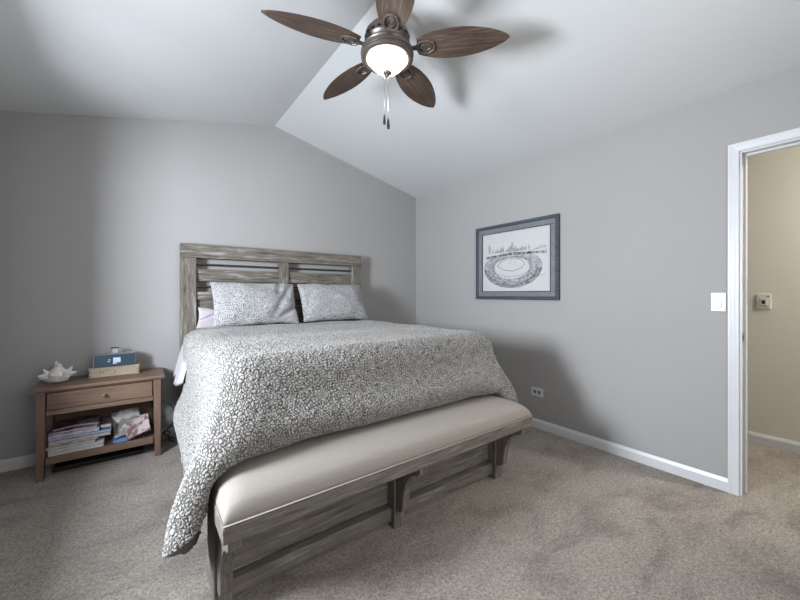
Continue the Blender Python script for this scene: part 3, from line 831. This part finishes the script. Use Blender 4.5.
bmesh.ops.rotate(bm, verts=bm.verts, cent=(0, 0, 0), matrix=Matrix.Rotation(R(90), 3, 'X'))
bmesh.ops.translate(bm, verts=bm.verts, vec=((NX0 + NX1) / 2 + .005, NYF - .004, .505))
obj('knob', bm, nsx, dw, smooth=True)

# things on the nightstand
cr = thing('wooden_crate', (-3.008, -.10, NZ), 'small pale wooden box carrying the clock radio on the nightstand', 'box')
CRX0, CRX1, CRY0, CRY1 = -3.152, -2.864, -.175, -.045
bxo('crate_base', crw, cr, CRX0 + .008, CRX1 - .008, CRY0 + .008, CRY1 - .008, NZ, NZ + .008, bev=0)
bxo('front_board', crw, cr, CRX0, CRX1, CRY0, CRY0 + .009, NZ, NZ + .058, bev=.001)
bxo('rear_board', crw, cr, CRX0, CRX1, CRY1 - .009, CRY1, NZ, NZ + .058, bev=.001)
bxo('end_board', crw, cr, CRX0, CRX0 + .009, CRY0 + .009, CRY1 - .009, NZ, NZ + .058, bev=.001)
bxo('end_board', crw, cr, CRX1 - .009, CRX1, CRY0 + .009, CRY1 - .009, NZ, NZ + .058, bev=.001)
bxo('lid', crw, cr, CRX0 - .002, CRX1 + .002, CRY0 - .002, CRY1 + .002, NZ + .058, NZ + .068, bev=.001)
brn = plain('burnt_mark', (.12, .08, .05), .7, bmp=0)
for x in (-3.092, -3.074, -3.01): bxo('burnt_mark', brn, cr, x, x + .006, CRY0 - .0008, CRY0 + .001, NZ + .028, NZ + .040, bev=0)
for x in (CRX0 + .0, CRX1 - .012):
    for z in (.010, .034): bxo('joint_mark', brn, cr, x, x + .012, CRY0 - .0008, CRY0 + .001, NZ + z, NZ + z + .008, bev=0)

RZ = NZ + .068
rd = thing('clock_radio', (-3.008, -.11, RZ), 'dark blue clock radio with lit display on the wooden box', 'clock radio')
bm = bmesh.new(); pts = []
for i in range(13):
    t = i / 12; x = -3.130 + .244 * t; pts.append((x, -.165 - .012 * math.sin(t * PI)))
body = pts + [(-2.890, -.075), (-2.905, -.055), (-3.110, -.055), (-3.126, -.075)]
prism(bm, body, 2, RZ + .004, RZ + .092); obj('radio_body', bm, plain('silver_plastic', (.28, .29, .30), .35, bmp=0), rd, .003)
bm = bmesh.new(); pts2 = [(x + (.004 if i == 0 else -.004 if i == 12 else 0), y - .004) for i, (x, y) in enumerate(pts)]
back = [(x, y + .005) for x, y in pts2][::-1]
prism(bm, pts2 + back, 2, RZ + .002, RZ + .090); fp = obj('speaker_front', bm, plain('blue_black_mesh', (.020, .042, .062), .35, .6, var=.3, scale=400), rd)
bxo('display', glow('lcd_glow', (.30, .40, .58), .42), fp, -3.018, -2.975, -.1835, -.180, RZ + .030, RZ + .066, bev=0)
wpm = glow('white_print', (.55, .6, .7), .25)
for x, z, w_, hh in ((-3.044, .050, .010, .006), (-3.050, .038, .014, .004), (-3.020, .022, .022, .005), (-3.010, .055, .006, .012), (-2.994, .05, .010, .004)):
    bxo('display_mark', wpm, fp, x, x + w_, -.1842, -.1825, RZ + z, RZ + z + hh, bev=0)
bxo('feet', dark_m, rd, -3.11, -2.905, -.15, -.07, RZ, RZ + .004, bev=0)
bm = bmesh.new(); bx(bm, -3.026, -2.990, -.125, -.105, RZ + .092, RZ + .128); obj('dock_neck', bm, plain('clear_grey_plastic', (.36, .37, .37), .2, bmp=0), rd, .004)
bxo('dock_top', dark_m, rd, -3.032, -2.984, -.130, -.098, RZ + .128, RZ + .134, bev=.001)
bxo('top_button', dark_m, rd, -2.962, -2.956, -.115, -.105, RZ + .092, RZ + .098, bev=0)
bxo('top_button', dark_m, rd, -3.064, -3.058, -.115, -.105, RZ + .092, RZ + .098, bev=0)

# conch shell: body whorl with spikes, flared lip and spire
def conch():
    bm = bmesh.new(); rings = []; n = 30; m = 28
    for i in range(n + 1):
        t = i / n                         # along the axis: 0 = siphon tip, 1 = spire tip
        x = -.092 + .175 * t
        base_r = .006 + .056 * math.exp(-((t - .52) / .26) ** 2)
        for q in (.70, .82, .92): base_r += .004 * math.exp(-((t - q) / .018) ** 2)
        if t > .97: base_r *= (1 - t) / .03 * .8 + .05
        ring = []
        for k in range(m):
            a = 2 * PI * k / m
            rr = base_r
            # shoulder spikes
            sh_ = math.exp(-((t - .60) / .055) ** 2)
            rr += .030 * sh_ * max(0, math.cos(a * 6 + .6)) ** 5
            sh2 = math.exp(-((t - .38) / .06) ** 2); rr += .010 * sh2 * max(0, math.cos(a * 6 + 1.2)) ** 3
            sh3 = math.exp(-((t - .80) / .03) ** 2); rr += .012 * sh3 * max(0, math.cos(a * 7)) ** 4
            # flared lip along the table side
            rr += .030 * math.exp(-((t - .45) / .22) ** 2) * math.exp(-((a - 5.3) / .45) ** 2)
            y = rr * math.cos(a) * .95; z = rr * math.sin(a)
            z = max(z, -.030 - .006 * math.sin(k * 1.3))
            ring.append(bm.verts.new((x + .004 * math.sin(a * 3 + t * 9), y, z + .030 - .010 * (1 - t))))
        rings.append(ring)
    for i in range(n):
        for k in range(m): bm.faces.new((rings[i][k], rings[i][(k + 1) % m], rings[i + 1][(k + 1) % m], rings[i + 1][k]))
    bm.faces.new(rings[0][::-1]); bm.faces.new(rings[-1])
    for (x, y, dx, dy, dz, L, w) in ((.000, .0, -.10, -.1, 1.0, .078, .017), (.045, 0, .55, -.1, .75, .050, .014), (-.040, 0, -.55, -.1, .65, .050, .014), (.062, -.005, .9, -.3, .15, .036, .012), (-.06, -.01, -.9, -.2, .15, .040, .012), (.02, -.03, .2, -.8, .3, .030, .012), (-.03, -.03, -.2, -.8, .35, .030, .012)):
        d = Vector((dx, dy, dz)).normalized(); p = Vector((x, y, .032))
        tube(bm, [p + d * L * q for q in (0, .35, .6, .82, 1.0)], [w * 1.3, w, w * .75, w * .5, w * .3], 8)
    mn = min(v.co.z for v in bm.verts)
    bmesh.ops.translate(bm, verts=bm.verts, vec=(0, 0, -mn))
    return bm
sh_o = obj('conch_shell', conch(), shell_m, None, smooth=True)
sh_o.location = (-3.308, -.205, NZ); sh_o.rotation_euler = (0, 0, R(8)); sh_o.scale = (0.98, 1.0, 1.22)
rm = sh_o.modifiers.new('weld', 'REMESH'); rm.mode = 'VOXEL'; rm.voxel_size = .0026; rm.use_smooth_shade = True
sm_ = sh_o.modifiers.new('soften', 'SMOOTH'); sm_.factor = .5; sm_.iterations = 2
tag(sh_o, 'white spiky conch shell on the left end of the nightstand', 'seashell')

# books and magazines on the shelf: (label, x0, x1, y0, y1, thickness, cover, tilt, yaw)
def cover_mat(nm_, a, b_, sc=18):
    m, t, b = nm(nm_, .35, .5)
    n = N(t, 'ShaderNodeTexNoise', Scale=float(sc), Detail=2.0); t.links.new(coords(t), n.inputs['Vector'])
    r = ramp(t, [(.44, a), (.56, b_)], n.outputs['Fac']); t.links.new(r.outputs[0], b.inputs['Base Color']); return m
page_m = plain('page_edges', (.42, .405, .38), .8, .1, var=.15, scale=120)
def book(name, label, cat, cx, cy, z, wx, wy, th_, mat_, rot=(0, 0, 0), group='books and magazines on the nightstand shelf', sag=0):
    t = thing(name, (cx, cy, z), label, cat, group); t.rotation_euler = tuple(R(a) for a in rot)
    bm = bmesh.new(); c = min(.0045, th_ * .24)
    n = 10
    def sheet(z0, z1, ins):
        pts = []
        prev = None
        for i in range(n + 1):
            u = i / n; x = -wx / 2 + ins + (wx - 2 * ins) * u; dz = sag * math.sin(u * PI)
            ring = [bm.verts.new((x, yy, zz + dz)) for yy in (-wy / 2 + ins, wy / 2 - ins) for zz in (z0, z1)]
            if prev:
                for (a, b_) in ((0, 1), (1, 3), (3, 2), (2, 0)): bm.faces.new((prev[a], prev[b_], ring[b_], ring[a]))
            else: bm.faces.new((ring[0], ring[1], ring[3], ring[2]))
            prev = ring
        bm.faces.new((prev[0], prev[2], prev[3], prev[1]))
    sheet(c, th_ - c, .003); obj('pages', bm, page_m, t, world=False)
    bm = bmesh.new(); sheet(0, c, 0); sheet(th_ - c, th_, 0)
    if name == 'book': bx(bm, -wx / 2, -wx / 2 + .002, -wy / 2, wy / 2, c, th_ - c)
    obj('cover', bm, mat_, t, world=False)
    return t
SZ = .136
c1 = cover_mat('white_cover', (.50, .50, .50), (.62, .61, .60))
c2 = cover_mat('grey_cover', (.20, .20, .22), (.36, .36, .38))
c3 = cover_mat('rose_cover', (.30, .13, .13), (.48, .36, .34))
c4 = cover_mat('tan_cover', (.26, .22, .19), (.46, .42, .38))
c5 = cover_mat('blue_cover', (.05, .10, .24), (.10, .17, .36))
c6 = cover_mat('pale_violet_cover', (.30, .28, .42), (.55, .54, .58))
c7 = cover_mat('plum_cover', (.06, .03, .05), (.30, .22, .25), 22)
c8 = cover_mat('dark_photo_cover', (.025, .02, .025), (.16, .11, .12), 30)
c9 = cover_mat('photo_cover', (.22, .20, .19), (.52, .50, .48), 16)
c10 = cover_mat('pink_photo_cover', (.16, .10, .10), (.42, .34, .33), 26)
c11 = cover_mat('sky_blue_cover', (.10, .22, .50), (.16, .32, .62), 10)
z = SZ
BX_ = .012
book('book', 'thick white book at the bottom of the nightstand pile', 'book', -3.205, -0.191, z, .280, .21, .036, c1, (0, 0, 1)); z += .0365
book('magazine', 'thick grey magazine lying on the white bottom book', 'magazine', -3.229, -0.196, z, .245, .20, .022, c2, (0, 0, -1)); z += .0225
book('magazine', 'rose-edged magazine in the middle of the shelf pile', 'magazine', -3.219, -0.188, z, .250, .20, .010, c3, (0, 0, 0)); z += .0105
book('book', 'wide tan book reaching farthest right in the shelf pile', 'book', -3.186, -0.186, z, .315, .20, .022, c4, (0, 0, 1)); z += .0225
book('book', 'wide blue book lying on the tan book in the shelf pile', 'book', -3.184, -0.184, z, .320, .21, .020, c5, (0, 0, 0)); z += .0205
ZB = z
book('magazine', 'white-edged violet magazine on top of the blue book', 'magazine', -3.219, -0.191, z, .255, .20, .020, c6, (0, 0, 2)); z += .0205
book('magazine', 'plum patterned magazine near the top of the shelf pile', 'magazine', -3.219, -0.181, z, .245, .19, .014, c7, (0, 0, -2)); z += .0145
book('magazine', 'dark magazine with curled pages topping the shelf pile', 'magazine', -3.214, -0.156, z, .240, .17, .014, c8, (3, 0, 3), sag=.010)
book('magazine', 'small dark magazine lying right of the pile top on the blue book', 'magazine', -3.054, -0.171, ZB, .060, .17, .030, c8, (0, 0, 0))
book('magazine', 'sky blue magazine under the leaning pale one on the shelf', 'magazine', -2.955, -.215, SZ + .003, .125, .17, .008, c11, (10, 0, 4))
book('magazine', 'pale magazine with a photo cover leaning back on the shelf', 'magazine', -2.938, -.165, SZ + .100, .165, .20, .008, c9, (48, -6, 4), sag=.006)
book('magazine', 'pinkish magazine leaning on the right side of the shelf', 'magazine', -2.870, -.255, SZ + .080, .150, .16, .010, c10, (36, -22, -10), sag=.006)
fb = tag(bxo('flat_dark_strip', dark_m, None, -3.33, -2.84, -.235, -.04, .002, .030, bev=.004), 'flat dark strip lying on the carpet under the nightstand', 'case')  # thin black box making a dark strip below the shelf

# cords between nightstand and bed
def cord(label, pts, r, group='cords behind the nightstand'):
    bm = bmesh.new(); tube(bm, smooth_pts(pts), r, 8)
    return tag(obj('cable', bm, dark_m, None, smooth=True), label, 'cable', group)
cord('thin dark cord looping on the wall right of the nightstand', [(-2.728, -.006, .33), (-2.722, -.007, .325), (-2.70, -.02, .310), (-2.645, -.02, .265), (-2.66, -.02, .21), (-2.72, -.02, .175), (-2.78, -.02, .12)], .0022)
cord('thick dark cord falling from behind the bed to the carpet', [(-2.53, -.03, .36), (-2.56, -.03, .28), (-2.61, -.03, .17), (-2.66, -.03, .10), (-2.70, -.035, .06), (-2.675, -.04, .03), (-2.64, -.05, .008)], .0045)
cord('dark cord trailing along the baseboard to the nightstand', [(-2.722, -.085, .006), (-2.715, -.075, .05), (-2.70, -.07, .085), (-2.665, -.07, .07), (-2.675, -.08, .03), (-2.66, -.10, .006), (-2.64, -.14, .006)], .0035)
